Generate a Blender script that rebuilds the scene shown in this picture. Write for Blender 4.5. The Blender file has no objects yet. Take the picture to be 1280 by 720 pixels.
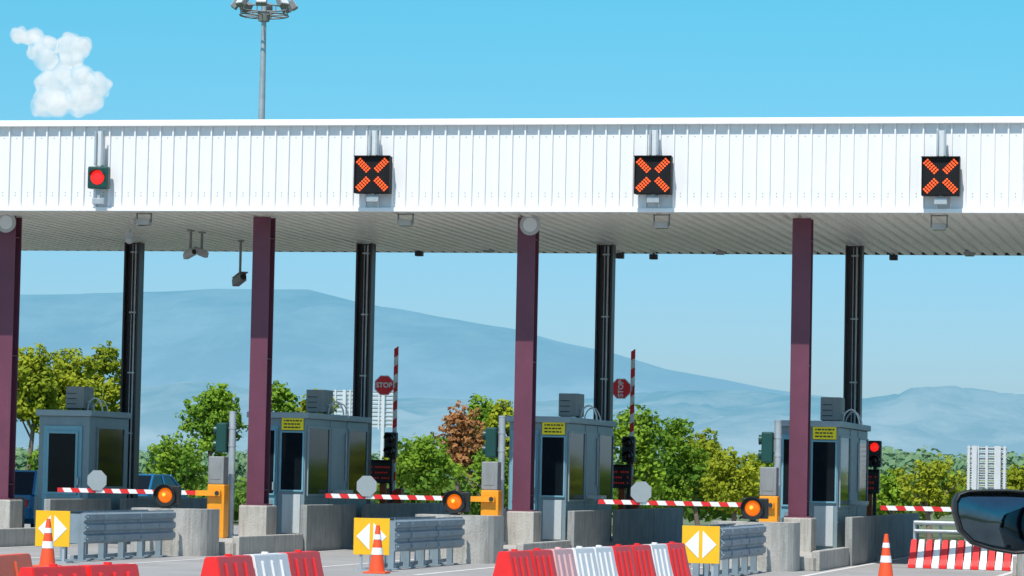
import bpy, bmesh, math, random
import numpy as np
from mathutils import Vector, Matrix, noise
random.seed(7); rng=np.random.default_rng(5)
S=bpy.context.scene
S.view_settings.view_transform='Standard'
S.view_settings.look='None'
S.view_settings.exposure=0
COL=S.collection
# ------------------------------------------------ camera
F=4195.0; CH=1.6
th=math.radians(12.9); pi_=math.radians(3.19); ro=math.radians(1.16)
r0=Vector((math.cos(th),math.sin(th),0))
f=Vector((-math.sin(th)*math.cos(pi_),math.cos(th)*math.cos(pi_),math.sin(pi_)))
u0=r0.cross(f)
r=r0*math.cos(ro)+u0*math.sin(ro)
u=u0*math.cos(ro)-r0*math.sin(ro)
C=Vector((0,0,CH))
cd=bpy.data.cameras.new("camera"); cam=bpy.data.objects.new("camera",cd); COL.objects.link(cam)
cd.sensor_width=36; cd.lens=F/1280*36; cd.clip_start=.1; cd.clip_end=90000
mw=Matrix(((r.x,u.x,-f.x,C.x),(r.y,u.y,-f.y,C.y),(r.z,u.z,-f.z,C.z),(0,0,0,1)))
cam.matrix_world=mw
S.camera=cam
def ray(px,py): return f+r*((px-640)/F)-u*((py-360)/F)
def at(px,py,Y):
    d=ray(px,py); return C+d*(Y/d.y)
def gz(px,py,Z=0):
    d=ray(px,py); return C+d*((Z-CH)/d.z)
def dep(P): return (P-C).dot(f)
# ------------------------------------------------ materials
def newmat(name):
    m=bpy.data.materials.new(name); m.use_nodes=True
    nt=m.node_tree; b=nt.nodes['Principled BSDF']; return m,nt,b
def M(name,col,rough=.6,metal=0.,var=.12,scale=2.5,bump=0.,bscale=60,streak=0.,emit=None,es=0.,spec=.5,dirt=(.12,.1,.08)):
    m,nt,b=newmat(name); N=nt.nodes; L=nt.links
    g=N.new('ShaderNodeNewGeometry')
    n=N.new('ShaderNodeTexNoise'); n.inputs['Scale'].default_value=scale; n.inputs['Detail'].default_value=6; n.inputs['Roughness'].default_value=.65
    L.new(g.outputs['Position'],n.inputs['Vector'])
    cr=N.new('ShaderNodeValToRGB'); e=cr.color_ramp.elements
    e[0].position=.3; e[1].position=.7
    e[0].color=[max(0,c*(1-var)) for c in col]+[1]; e[1].color=[min(1,c*(1+var)) for c in col]+[1]
    L.new(n.outputs['Fac'],cr.inputs['Fac'])
    out=cr.outputs['Color']
    if streak>0:
        mp=N.new('ShaderNodeMapping'); mp.inputs['Scale'].default_value=(6,6,.5)
        L.new(g.outputs['Position'],mp.inputs['Vector'])
        n2=N.new('ShaderNodeTexNoise'); n2.inputs['Scale'].default_value=1.6; n2.inputs['Detail'].default_value=8; n2.inputs['Roughness'].default_value=.7
        L.new(mp.outputs['Vector'],n2.inputs['Vector'])
        r2=N.new('ShaderNodeValToRGB'); r2.color_ramp.elements[0].position=.48; r2.color_ramp.elements[1].position=.72
        r2.color_ramp.elements[0].color=(0,0,0,1); r2.color_ramp.elements[1].color=(streak,streak,streak,1)
        L.new(n2.outputs['Fac'],r2.inputs['Fac'])
        mx=N.new('ShaderNodeMixRGB'); L.new(r2.outputs['Color'],mx.inputs['Fac']); L.new(out,mx.inputs['Color1']); mx.inputs['Color2'].default_value=list(dirt)+[1]
        out=mx.outputs['Color']
    L.new(out,b.inputs['Base Color'])
    b.inputs['Roughness'].default_value=rough; b.inputs['Metallic'].default_value=metal
    b.inputs['Specular IOR Level'].default_value=spec
    if bump>0:
        n3=N.new('ShaderNodeTexNoise'); n3.inputs['Scale'].default_value=bscale; n3.inputs['Detail'].default_value=5
        L.new(g.outputs['Position'],n3.inputs['Vector'])
        bp=N.new('ShaderNodeBump'); bp.inputs['Strength'].default_value=bump; bp.inputs['Distance'].default_value=.02
        L.new(n3.outputs['Fac'],bp.inputs['Height']); L.new(bp.outputs['Normal'],b.inputs['Normal'])
    if emit:
        b.inputs['Emission Color'].default_value=list(emit)+[1]; b.inputs['Emission Strength'].default_value=es
    return m
m_white=M("white_cladding",(.80,.80,.80),.45,0,.02,1.2,streak=.10,dirt=(.58,.55,.5))
m_trim=M("white_trim",(.88,.88,.88),.4,0,.03)
m_soffit=M("soffit_sheet",(.86,.84,.80),.38,0.15,.05,.8,streak=.18,dirt=(.5,.45,.38))
m_dark=M("dark_metal",(.035,.035,.04),.5,.2,.2)
m_roof=M("roof_sheet",(.35,.36,.37),.6,.3)
m_purple=M("plum_paint",(.135,.034,.064),.5,0,.15,1.5,bump=.05,streak=.25,dirt=(.09,.035,.055))
m_rear=M("near_black_paint",(.022,.016,.022),.45,0,.25,2,streak=.3,dirt=(.08,.07,.07))
m_galv=M("galvanised_steel",(.44,.48,.50),.42,.35,.15,3,bump=.05,streak=.2,dirt=(.2,.2,.2))
m_rail=M("rail_steel",(.23,.30,.345),.5,.1,.12,3,bump=.05,streak=.35,dirt=(.12,.13,.14))
m_conc=M("concrete",(.44,.42,.38),.9,0,.18,1.6,bump=.5,bscale=30,streak=.65,dirt=(.17,.15,.13))
m_conc2=M("weathered_concrete",(.30,.30,.285),.9,0,.18,1.8,bump=.5,bscale=30,streak=.65,dirt=(.10,.10,.09))
m_booth=M("booth_panel",(.20,.275,.31),.45,.05,.08,1.5,streak=.25,dirt=(.10,.12,.12))
m_boothl=M("booth_light_panel",(.50,.54,.55),.5,0,.08,2,streak=.3,dirt=(.25,.25,.24))
m_frame=M("teal_frame",(.17,.38,.47),.4,.05,.08,3,streak=.15)
m_rooft=M("booth_roof_paint",(.27,.355,.39),.5,0,.08)
m_glass=M("tinted_glass",(.007,.011,.015),.08,0,.2,spec=.15)
m_yellow=M("yellow_sign_face",(.90,.74,.01),.5,0,.05)
m_amberface=M("amber_sign_face",(.86,.47,.005),.5,0,.05,streak=.12,dirt=(.5,.3,.05))
m_ink=M("sign_ink",(.02,.02,.02),.6)
m_signwhite=M("sign_white",(.82,.82,.82),.5,0,.03)
m_red=M("red_paint",(.70,.02,.02),.45,0,.08,3,streak=.1,dirt=(.4,.04,.04))
m_stop=M("stop_sign_red",(.88,.015,.03),.4,0,.04)
m_armwhite=M("arm_white",(.8,.8,.79),.45,0,.05)
m_orange=M("orange_enamel",(.85,.32,.01),.4,0,.08,2,streak=.2,dirt=(.45,.17,.03))
m_rust=M("rusty_brown_paint",(.32,.08,.02),.6,0,.15)
m_cab=M("cabinet_grey",(.25,.26,.26),.55,.1,.1,3,streak=.35)
m_oct=M("octagon_back",(.31,.35,.36),.5,.1,.06)
m_black=M("black_housing",(.016,.018,.018),.5,0,.2)
m_face=M("matrix_face",(.008,.008,.009),.6,0,.2,spec=.2)
m_dot=M("unlit_led",(.035,.035,.04),.5)
m_green=M("dark_green_housing",(.006,.055,.045),.4,0,.15)
m_redlens=M("red_signal_lens",(.35,.01,.01),.3,0,.05,emit=(1,.02,.015),es=.95)
m_amber=M("amber_signal_lens",(.35,.08,.0),.25,0,.1,30,emit=(1,.17,.0),es=.75)
m_amberc=M("amber_lens_core",(.5,.22,.02),.3,emit=(1,.5,.05),es=1.3)
m_led=M("led_red",(.5,.05,.01),.4,emit=(1,.11,.012),es=1.25)
m_leddim=M("led_dim",(.25,.02,.02),.4,emit=(1,.04,.02),es=.12)
m_unlit=M("unlit_lens",(.03,.012,.01),.2)
m_jred=M("red_plastic",(.80,.022,.02),.42,0,.10,2.5,bump=.05,streak=.25,dirt=(.5,.05,.04))
m_jpink=M("faded_pink_plastic",(.76,.45,.44),.5,0,.1,2.5,streak=.3,dirt=(.6,.32,.3))
m_jwhite=M("white_plastic",(.82,.81,.80),.45,0,.05,3,streak=.3,dirt=(.56,.51,.47))
m_jorange=M("orange_plastic",(.80,.11,.03),.45,0,.1,3,streak=.3,dirt=(.5,.1,.04))
m_cone=M("cone_orange",(.85,.09,.02),.5,0,.08,4,streak=.12,dirt=(.5,.08,.03))
m_tyre=M("rubber",(.02,.02,.02),.8)
m_cam=M("camera_housing",(.42,.43,.43),.4)
m_slat=M("pale_aluminium",(.66,.70,.72),.5,.05,.06)
# ------------------------------------------------ mesh builder
class MB:
    def __init__(s): s.v=[];s.f=[];s.m=[];s.s=[]
    def add(s,vs,fs,mi=0,sm=False):
        o=len(s.v); s.v+= [tuple(v) for v in vs]
        for q in fs: s.f.append(tuple(o+i for i in q)); s.m.append(mi); s.s.append(sm)
        return s
    def bm(s,bm,mi=0,sm=False):
        bm.verts.index_update()
        s.add([v.co.copy() for v in bm.verts],[[v.index for v in q.verts] for q in bm.faces],mi,sm); bm.free(); return s
    def box(s,x0,x1,y0,y1,z0,z1,mi=0,bev=0):
        if bev<=0:
            return s.add([(x0,y0,z0),(x1,y0,z0),(x1,y1,z0),(x0,y1,z0),(x0,y0,z1),(x1,y0,z1),(x1,y1,z1),(x0,y1,z1)],
              [(0,3,2,1),(4,5,6,7),(0,1,5,4),(1,2,6,5),(2,3,7,6),(3,0,4,7)],mi)
        b=bmesh.new(); bmesh.ops.create_cube(b,size=1)
        for v in b.verts: v.co=Vector(((x0+x1)/2+v.co.x*(x1-x0),(y0+y1)/2+v.co.y*(y1-y0),(z0+z1)/2+v.co.z*(z1-z0)))
        bmesh.ops.bevel(b,geom=b.edges[:],offset=bev,segments=2,affect='EDGES',profile=.6)
        return s.bm(b,mi)
    def cyl(s,p0,p1,ra,rb=None,n=14,mi=0,sm=True,cap=True):
        p0=Vector(p0);p1=Vector(p1); rb=ra if rb is None else rb
        d=(p1-p0).normalized(); a=d.orthogonal().normalized(); b=d.cross(a)
        vs=[];
        for P,R in((p0,ra),(p1,rb)):
            for i in range(n):
                t=2*math.pi*i/n; vs.append(P+(a*math.cos(t)+b*math.sin(t))*R)
        s.add(vs,[(i,(i+1)%n,n+(i+1)%n,n+i) for i in range(n)],mi,sm)
        if cap:
            s.add(vs,[tuple(reversed(range(n))),tuple(range(n,2*n))],mi,False)
        return s
    def tube(s,pts,R,n=8,mi=0):
        for a,b in zip(pts[:-1],pts[1:]): s.cyl(a,b,R,n=n,mi=mi)
        return s
    def prism(s,poly,ax,a0,a1,mi=0):
        n=len(poly); vs=[]
        for a in(a0,a1):
            for p,q in poly:
                vs.append({'x':(a,p,q),'y':(p,a,q),'z':(p,q,a)}[ax])
        s.add(vs,[tuple(range(n)),tuple(reversed(range(n,2*n)))]+[(i,n+i,n+(i+1)%n,(i+1)%n) for i in range(n)],mi)
        return s
    def ball(s,c,R,mi=0,sub=2,sc=(1,1,1)):
        b=bmesh.new(); bmesh.ops.create_icosphere(b,subdivisions=sub,radius=R)
        for v in b.verts: v.co=Vector((c[0]+v.co.x*sc[0],c[1]+v.co.y*sc[1],c[2]+v.co.z*sc[2]))
        return s.bm(b,mi,True)
    def mesh(s,name,mats):
        me=bpy.data.meshes.new(name); me.from_pydata(s.v,[],s.f)
        for m in mats: me.materials.append(m)
        me.polygons.foreach_set('material_index',s.m); me.polygons.foreach_set('use_smooth',s.s)
        me.update()
        b=bmesh.new(); b.from_mesh(me); bmesh.ops.recalc_face_normals(b,faces=b.faces[:]); b.to_mesh(me); b.free()
        return me
def thing(name,label,cat,loc=(0,0,0),group=None,rz=0):
    o=bpy.data.objects.new(name,None); o.empty_display_size=.2; COL.objects.link(o)
    o.location=loc; o.rotation_euler=(0,0,rz)
    o["label"]=label; o["category"]=cat
    if group: o["group"]=group
    return o
def part(par,name,mb,mats,label=None,loc=(0,0,0),rot=(0,0,0)):
    me=mb if isinstance(mb,bpy.types.Mesh) else mb.mesh(name,mats)
    o=bpy.data.objects.new(name,me); COL.objects.link(o); o.location=loc; o.rotation_euler=rot
    if par: o.parent=par
    if label: o["label"]=label
    return o
def struct(name,mb,mats,loc=(0,0,0),label=None):
    o=part(None,name,mb,mats,None,loc); o["kind"]="structure"
    if label:o["label"]=label
    return o
def copy_thing(root,loc,rz=None,label=None,skip=()):
    def rec(o,par):
        n=o.copy(); COL.objects.link(n)
        if par: n.parent=par
        for c in o.children:
            if c.name.split('.')[0] in skip: continue
            rec(c,n)
        return n
    n=rec(root,None); n.location=loc
    if rz is not None: n.rotation_euler=(0,0,rz)
    if label: n["label"]=label
    return n
def text_mesh(txt,size,mat,off=0.0,ext=.004):
    c=bpy.data.curves.new("text",'FONT'); c.body=txt; c.size=size; c.align_x='CENTER'; c.align_y='CENTER'; c.extrude=ext; c.offset=off; c.resolution_u=4
    o=bpy.data.objects.new("text",c); COL.objects.link(o)
    dg=bpy.context.evaluated_depsgraph_get(); dg.update()
    me=bpy.data.meshes.new_from_object(o.evaluated_get(dg)); bpy.data.objects.remove(o)
    me.materials.clear(); me.materials.append(mat)
    return me
# ------------------------------------------------ world & sun
EL=math.radians(58); AZ=math.radians(7)     # sun behind the viewer, a little to the -x side
sd=Vector((-math.sin(AZ)*math.cos(EL),-math.cos(AZ)*math.cos(EL),math.sin(EL)))
w=bpy.data.worlds.new("World"); S.world=w; w.use_nodes=True
nt=w.node_tree; bg=nt.nodes['Background']
sk=nt.nodes.new('ShaderNodeTexSky'); sk.sky_type='NISHITA'; sk.sun_disc=False
sk.sun_elevation=EL; sk.sun_rotation=math.atan2(sd.x,sd.y)
sk.air_density=1.0; sk.dust_density=.6; sk.ozone_density=2.0
tc=nt.nodes.new('ShaderNodeTexCoord'); sx=nt.nodes.new('ShaderNodeSeparateXYZ'); nt.links.new(tc.outputs['Generated'],sx.inputs[0])
rp=nt.nodes.new('ShaderNodeValToRGB'); e=rp.color_ramp.elements
e[0].position=0; e[0].color=(.68,.90,1.34,1); e[1].position=.17; e[1].color=(.37,1.25,1.31,1)
x=rp.color_ramp.elements.new(.06); x.color=(.58,.965,1.30,1)
x=rp.color_ramp.elements.new(.11); x.color=(.47,1.10,1.29,1)
x=rp.color_ramp.elements.new(.5); x.color=(1.1,1.3,1.35,1)
nt.links.new(sx.outputs['Z'],rp.inputs['Fac'])
mx=nt.nodes.new('ShaderNodeMixRGB'); mx.blend_type='MULTIPLY'; mx.inputs['Fac'].default_value=1
nt.links.new(sk.outputs[0],mx.inputs['Color1']); nt.links.new(rp.outputs[0],mx.inputs['Color2'])
nt.links.new(mx.outputs[0],bg.inputs['Color']); bg.inputs['Strength'].default_value=.105
sl=bpy.data.lights.new("sun",'SUN'); sl.energy=4.8; sl.angle=math.radians(.5); sl.color=(1,.96,.90)
so=bpy.data.objects.new("sun",sl); COL.objects.link(so); so.rotation_euler=(-sd).to_track_quat('-Z','Y').to_euler()
# ------------------------------------------------ ground & road
m_ground=M("dry_grass_ground",(.12,.15,.07),.95,0,.35,.08,bump=.3,bscale=4)
m_road=M("worn_asphalt",(.32,.315,.305),.9,0,.16,.6,bump=.35,bscale=50,streak=.45,dirt=(.19,.185,.18))
m_line=M("road_paint",(.66,.65,.62),.7,0,.12,2,streak=.5,dirt=(.35,.34,.33))
struct("ground",MB().add([(-40000,-20000,0),(40000,-20000,0),(40000,40000,0),(-40000,40000,0)],[(0,1,2,3)]),[m_ground])
struct("road",MB().add([(-60,-40,.004),(40,-40,.004),(40,92,.004),(-60,92,.004)],[(0,1,2,3)]),[m_road])
XC=[-25.13,-19.75,-14.35,-8.94,-3.55]
ml=MB()
for xc in XC:
    for i in range(14):
        y0=-6+i*4.0
        if y0<48: ml.add([(xc-.07,y0,.008),(xc+.07,y0,.008),(xc+.07,y0+2,.008),(xc-.07,y0+2,.008)],[(0,1,2,3)])
    ml.add([(xc-1.25,51,.008),(xc-1.13,51,.008),(xc-1.13,75,.008),(xc-1.25,75,.008)],[(0,1,2,3)])
    ml.add([(xc+1.13,51,.008),(xc+1.25,51,.008),(xc+1.25,75,.008),(xc+1.13,75,.008)],[(0,1,2,3)])
struct("road_markings",ml,[m_line])
# ------------------------------------------------ mountains
def hazemat(name,low,high,z1,dcol,vs):  # airlight haze painted as emission, blended by height, added to a dim diffuse
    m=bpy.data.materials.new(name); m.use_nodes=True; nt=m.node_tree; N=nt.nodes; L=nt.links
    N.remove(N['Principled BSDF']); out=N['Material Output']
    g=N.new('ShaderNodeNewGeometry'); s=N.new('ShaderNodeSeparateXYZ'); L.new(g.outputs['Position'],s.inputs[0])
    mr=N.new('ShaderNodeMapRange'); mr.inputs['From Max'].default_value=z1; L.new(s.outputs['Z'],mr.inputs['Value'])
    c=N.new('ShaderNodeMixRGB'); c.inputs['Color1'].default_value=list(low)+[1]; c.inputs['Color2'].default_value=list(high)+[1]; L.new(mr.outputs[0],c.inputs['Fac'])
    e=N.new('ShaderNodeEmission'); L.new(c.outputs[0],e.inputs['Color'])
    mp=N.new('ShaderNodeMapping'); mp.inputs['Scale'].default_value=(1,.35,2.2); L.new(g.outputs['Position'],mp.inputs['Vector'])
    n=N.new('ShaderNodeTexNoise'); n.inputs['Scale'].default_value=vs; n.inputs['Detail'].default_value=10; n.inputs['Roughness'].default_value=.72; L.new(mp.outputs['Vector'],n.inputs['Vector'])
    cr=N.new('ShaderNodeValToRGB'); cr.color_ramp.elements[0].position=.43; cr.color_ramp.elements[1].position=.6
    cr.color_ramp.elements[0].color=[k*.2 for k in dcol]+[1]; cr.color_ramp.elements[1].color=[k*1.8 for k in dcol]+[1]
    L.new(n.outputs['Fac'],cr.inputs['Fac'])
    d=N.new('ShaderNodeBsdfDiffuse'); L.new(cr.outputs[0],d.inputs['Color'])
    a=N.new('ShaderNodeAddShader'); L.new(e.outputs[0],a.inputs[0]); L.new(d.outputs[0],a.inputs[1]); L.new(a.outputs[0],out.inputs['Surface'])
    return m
def hill(name,prof,Db,Dr,mat,rough,label,seed,edge=.25):
    xs=[p[0] for p in prof]; ys=[p[1] for p in prof]
    cols=list(range(-900,2300,7)); R=34; vs=[]; fs=[]
    fh=Vector((f.x,f.y,0)).normalized()
    for px in cols:
        y=float(np.interp(px,xs,ys)); yh=593.8+(px-640)*.02025
        d=ray(px,yh); d.z=0; d.normalize(); ca=d.dot(fh)
        H=(yh-y)/F*Dr+CH
        for k in range(R+6):
            t=k/R; D=(Db+(Dr-Db)*t)/ca; P=C+d*D
            if t<=1: h=H*(t*t*(3-2*t))**.8
            else: h=H*(1-(t-1)*2.2)
            q=Vector((P.x*3.4/Dr+seed,P.y*1.6/Dr,seed))*4
            nn=noise.fractal(q,1,2.1,7); rd=1-abs(noise.noise(q*1.7))*2; rd2=1-abs(noise.noise(q*4.1))*2
            damp=1 if t<.7 else max(edge,1-(t-.7)/.3*(1-edge))
            h+= (nn+rd*.5+rd2*.25)*H*rough*min(1,t*2)*damp - (H*rough*.9*math.sin(math.pi*min(t,1)))-(H*rough*.5*damp if t>.7 else 0)*max(0,(t-.7)/.3)
            vs.append((P.x,P.y,max(h,-3 if k==0 else -1)))
    n=R+6
    for i in range(len(cols)-1):
        for k in range(n-1): a=i*n+k; fs.append((a,a+1,a+n+1,a+n))
    mb=MB(); mb.add(vs,fs,0,True); struct(name,mb,[mat],label=label)
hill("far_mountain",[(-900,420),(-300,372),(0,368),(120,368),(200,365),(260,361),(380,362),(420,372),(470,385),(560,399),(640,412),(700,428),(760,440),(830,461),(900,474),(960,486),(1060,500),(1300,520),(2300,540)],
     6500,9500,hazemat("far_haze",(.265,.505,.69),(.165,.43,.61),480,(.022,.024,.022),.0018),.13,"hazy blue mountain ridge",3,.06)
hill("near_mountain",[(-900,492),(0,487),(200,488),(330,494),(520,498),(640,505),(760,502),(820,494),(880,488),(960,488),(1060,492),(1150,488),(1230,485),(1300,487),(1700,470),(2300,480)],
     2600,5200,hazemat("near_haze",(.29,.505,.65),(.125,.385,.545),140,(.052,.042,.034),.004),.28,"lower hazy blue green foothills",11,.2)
# ------------------------------------------------ cloud
m=bpy.data.materials.new("cloud_vapour"); m.use_nodes=True; nt=m.node_tree; N=nt.nodes; L=nt.links
N.remove(N['Principled BSDF']); out=N['Material Output']
lw=N.new('ShaderNodeLayerWeight'); lw.inputs['Blend'].default_value=.5
g=N.new('ShaderNodeNewGeometry'); n=N.new('ShaderNodeTexNoise'); n.inputs['Scale'].default_value=.05; n.inputs['Detail'].default_value=7; L.new(g.outputs['Position'],n.inputs['Vector'])
sub=N.new('ShaderNodeMath'); sub.operation='SUBTRACT'; sub.inputs[0].default_value=1.0; L.new(lw.outputs['Facing'],sub.inputs[1])
mu=N.new('ShaderNodeMath'); mu.operation='MULTIPLY'; L.new(sub.outputs[0],mu.inputs[0]); L.new(n.outputs['Fac'],mu.inputs[1])
mr=N.new('ShaderNodeMapRange'); mr.interpolation_type='SMOOTHSTEP'; mr.inputs['From Min'].default_value=.0; mr.inputs['From Max'].default_value=.62; mr.inputs['To Max'].default_value=.78; L.new(mu.outputs[0],mr.inputs['Value'])
d=N.new('ShaderNodeEmission'); d.inputs['Color'].default_value=(.66,.75,.80,1); d.inputs['Strength'].default_value=1  # cloud's lit brightness put in as emission; only slight diffuse shading added
df=N.new('ShaderNodeBsdfDiffuse'); df.inputs['Color'].default_value=(.20,.17,.15,1)
ad=N.new('ShaderNodeAddShader'); L.new(d.outputs[0],ad.inputs[0]); L.new(df.outputs[0],ad.inputs[1])
t=N.new('ShaderNodeBsdfTransparent'); mxx=N.new('ShaderNodeMixShader')
L.new(mr.outputs[0],mxx.inputs[0]); L.new(t.outputs[0],mxx.inputs[1]); L.new(ad.outputs[0],mxx.inputs[2]); L.new(mxx.outputs[0],out.inputs['Surface'])
cm=m
cb=MB(); rr=random.Random(4)
for (cx,cy,rad) in [(22,42,13),(36,48,17),(50,60,18),(62,72,18),(82,52,18),(96,62,19),(90,76,20),(72,86,21),(68,100,21),(84,104,24),(104,108,23),(124,106,16),(62,122,22),(80,128,24),(104,126,22),(48,134,13),(130,116,10)]:
    for k in range(7):
        a=rr.uniform(0,6.28); q=rad*rr.uniform(0,.6)
        P=at(cx+q*math.cos(a),cy+q*math.sin(a)*.9,2900)+Vector((0,rr.uniform(-6,6),0)); cb.ball(P,rr.uniform(.45,.8)*rad*3000/F,0,2)
oc=struct("cloud",cb,[cm],label="small white cumulus cloud")
md=oc.modifiers.new("fuse",'REMESH'); md.mode='VOXEL'; md.voxel_size=1.5; md.use_smooth_shade=True
tx=bpy.data.textures.new("cloud_billow",'CLOUDS'); tx.noise_scale=11; tx.noise_depth=3
md=oc.modifiers.new("billow",'DISPLACE'); md.texture=tx; md.strength=6; md.mid_level=.5; md.texture_coords='GLOBAL'
md=oc.modifiers.new("soft",'SMOOTH'); md.iterations=9
# ------------------------------------------------ canopy
YF=62.4; YB=74.2; ZB=6.64; ZT=8.41; XL=-35; XR=1.5
can=thing("toll_canopy","long white ribbed canopy roof over the toll lanes","toll canopy",(0,0,0))
mb=MB(); x=XL; pitch=.262
prof=[]
while x<XR:
    prof+=[(x,YF),(x+pitch-.060,YF),(x+pitch-.056,YF-.055),(x+pitch-.026,YF-.055),(x+pitch-.022,YF)]; x+=pitch
n=len(prof); vs=[(a,b,ZB+.06) for a,b in prof]+[(a,b,ZT-.12) for a,b in prof]
mb.add(vs,[(i,i+1,n+i+1,n+i) for i in range(n-1)],0)
x=XL
while x<XR:
    for z in (ZB+.28,ZB+.34,ZT-.35): mb.box(x+.09,x+.104,YF-.008,YF,z,z+.014,1)
    x+=pitch
part(can,"fascia",mb,[m_white,m_cab])
mb=MB(); mb.box(XL,XR,YF-.12,YF+.25,ZT-.12,ZT,0,.01)
part(can,"top_flashing",mb,[m_trim])
mb=MB(); mb.box(XL,XR,YF-.075,YF+.02,ZB-.02,ZB+.06,0,.008); part(can,"bottom_trim",mb,[m_trim])
mb=MB(); prof=[]; x=XL
while x<XR:
    prof+=[(x,ZB+.06),(x+.10,ZB+.06),(x+.115,ZB),(x+.245,ZB)]; x+=.26
n=len(prof); Y0=YF+.03
vs=[(a,Y0,b) for a,b in prof]+[(a,YB,b) for a,b in prof]
mb.add(vs,[(i,i+1,n+i+1,n+i) for i in range(n-1)],0)
part(can,"soffit",mb,[m_soffit])
mb=MB(); mb.box(XL,XR,YF+.02,YB-.05,ZT-.3,ZT-.13,0); part(can,"roof_deck",mb,[m_roof])
mb=MB(); mb.box(XL,XR,YB+.002,YB+.13,ZB+.005,ZB+.2,0,.02); mb.box(XL,XR,YB-.12,YB-.031,ZB+.065,ZT-.1,0)
part(can,"gutter",mb,[m_dark])
# ------------------------------------------------ columns
col=thing("canopy_column","plum painted steel column standing on a concrete plinth","column",(XC[1],64,0),"plum columns carrying the canopy front")
h=.178
mb=MB(); mb.box(-h,h,-h,-h+.03,.93,6.63,0); mb.box(-h,h,h-.03,h,.93,6.63,0); mb.box(-.015,.015,-h+.032,h-.032,.93,6.63,0)
for z in(1.2,3.8,6.2): mb.box(-h+.01,h-.01,-h+.033,h-.033,z,z+.02,0)
mb.box(-.24,.24,-.24,.24,.90,.928,0); part(col,"shaft",mb,[m_purple])
mb=MB(); mb.box(-.28,.30,-.36,.36,.2,.9,0,.03); part(col,"plinth",mb,[m_conc])
for i in(0,2,3,4): copy_thing(col,(XC[i],64,0))
rc=thing("rear_canopy_column","near black steel column with pale conduit down its web","column",(XC[1]+.1,71.3,0),"dark columns carrying the canopy rear")
mb=MB(); mb.box(-.18,-.14,-.17,.17,.25,6.63,0); mb.box(.14,.18,-.17,.17,.25,6.63,0); mb.box(-.138,.138,0,.02,.25,6.63,0); mb.box(-.25,.25,-.25,.25,.25,.28,0)
part(rc,"shaft",mb,[m_rear])
mb=MB(); mb.cyl((.06,-.05,.3),(.06,-.05,6.6),.028,n=8); mb.cyl((-.02,-.04,.3),(-.02,-.04,6.6),.012,n=6)
for z in np.arange(1,6.5,1.35): mb.box(-.06,.10,-.08,-.01,z,z+.03,0)
part(rc,"conduit",mb,[m_galv])
for i in(0,2,3,4): copy_thing(rc,(XC[i]+.1,71.3,0))
# ------------------------------------------------ islands
isl=thing("traffic_island","concrete toll island with rounded nose and side wall","traffic island",(XC[1],0,0),"toll islands between lanes")
mb=MB(); mb.box(-.95,.95,59.7,76,0.0,.25,0,.02); part(isl,"deck",mb,[m_conc])
for s in(-1,1):
    mb=MB(); mb.box(s*.92-.07,s*.92+.07,59.7,63.9,.0,.36,0,.02); part(isl,"kerb",mb,[m_conc])
pts=[]
for k in range(13):
    a=math.pi+math.pi*k/12; pts.append((-.1+.76*math.cos(a),59.0+.6*math.sin(a)))
mb=MB(); mb.prism(pts+[(.66,59.5),(-.86,59.5)],'z',0,.86); part(isl,"nose",mb,[m_conc])
for s in(-1,1):
    for ya,yb in(((63.95,67.6) if s>0 else (66.5,67.6)),(68.5,76.2)):
        mb=MB(); mb.box(s*.97-.07,s*.97+.07,ya,yb,0,.93,0,.02); part(isl,"side_wall",mb,[m_conc2])
for i in(0,2,3,4): copy_thing(isl,(XC[i],0,0))
# ------------------------------------------------ booths
def win(par,ax,a0,a1,z0,z1,s,name="window",fm=m_frame,fw=.032,glaze=m_glass):
    mb=MB(); g=MB()
    def bx(b,p0,p1,q0,q1,d0,d1,mi=0):
        if ax=='y': b.box(p0,p1,s-d1,s-d0,q0,q1,mi)
        else: b.box(s+d0,s+d1,p0,p1,q0,q1,mi)
    bx(mb,a0,a1,z1-fw,z1,.001,.035); bx(mb,a0,a1,z0,z0+fw,.001,.035)
    bx(mb,a0,a0+fw,z0+fw,z1-fw,.001,.033); bx(mb,a1-fw,a1,z0+fw,z1-fw,.001,.033)
    w_=part(par,name,mb,[fm])
    bx(g,a0+fw,a1-fw,z0+fw,z1-fw,.002,.012); part(w_,"pane",g,[glaze])
    return w_
def yellowsign(par,x0,x1,y,z0,z1):
    mb=MB(); mb.box(x0,x1,y-.05,y-.04,z0,z1,0)
    rr=random.Random(3)
    w=x1-x0;hh=z1-z0
    for row in range(4):
        zz=z1-hh*(.2+.21*row); xx=x0+w*.1
        while xx<x1-w*.15:
            l=w*rr.uniform(.06,.17); mb.box(xx,min(xx+l,x1-w*.08),y-.054,y-.0501,zz-hh*.045,zz+hh*.045,1); xx+=l+w*.035
    part(par,"notice_sign",mb,[m_yellow,m_ink],"small yellow notice with rows of black print")
def acunit(par,x,y,z):
    mb=MB(); mb.box(x-.22,x+.2,y-.3,y+.3,z+.05,z+.52,0,.02)
    for k in range(3): mb.box(x-.18,x+.02,y-.312,y-.301,z+.14+k*.11,z+.155+k*.11,1)
    mb.box(x-.2,x-.14,y-.2,y+.2,z,z+.05,1); mb.box(x+.12,x+.18,y-.2,y+.2,z,z+.05,1)
    part(par,"air_conditioner",mb,[m_cab,m_black])
    pts=[]
    for k in range(9):
        a=math.pi*(1-k/8); pts.append((x+.38+.17*math.cos(a),y-.1,z+.02+.26*math.sin(a)+(0 if k<6 else -.03)))
    mb=MB(); mb.tube(pts,.018,8); mb.cyl((x+.19,y-.1,z+.2),pts[2],.018,n=8); part(par,"pipe",mb,[m_slat])
    pts2=[(p[0]+.02,p[1]+.3,p[2]-.04) for p in pts]; mb=MB(); mb.tube(pts2,.014,6)
    part(par,"pipe",mb,[m_slat])
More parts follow.
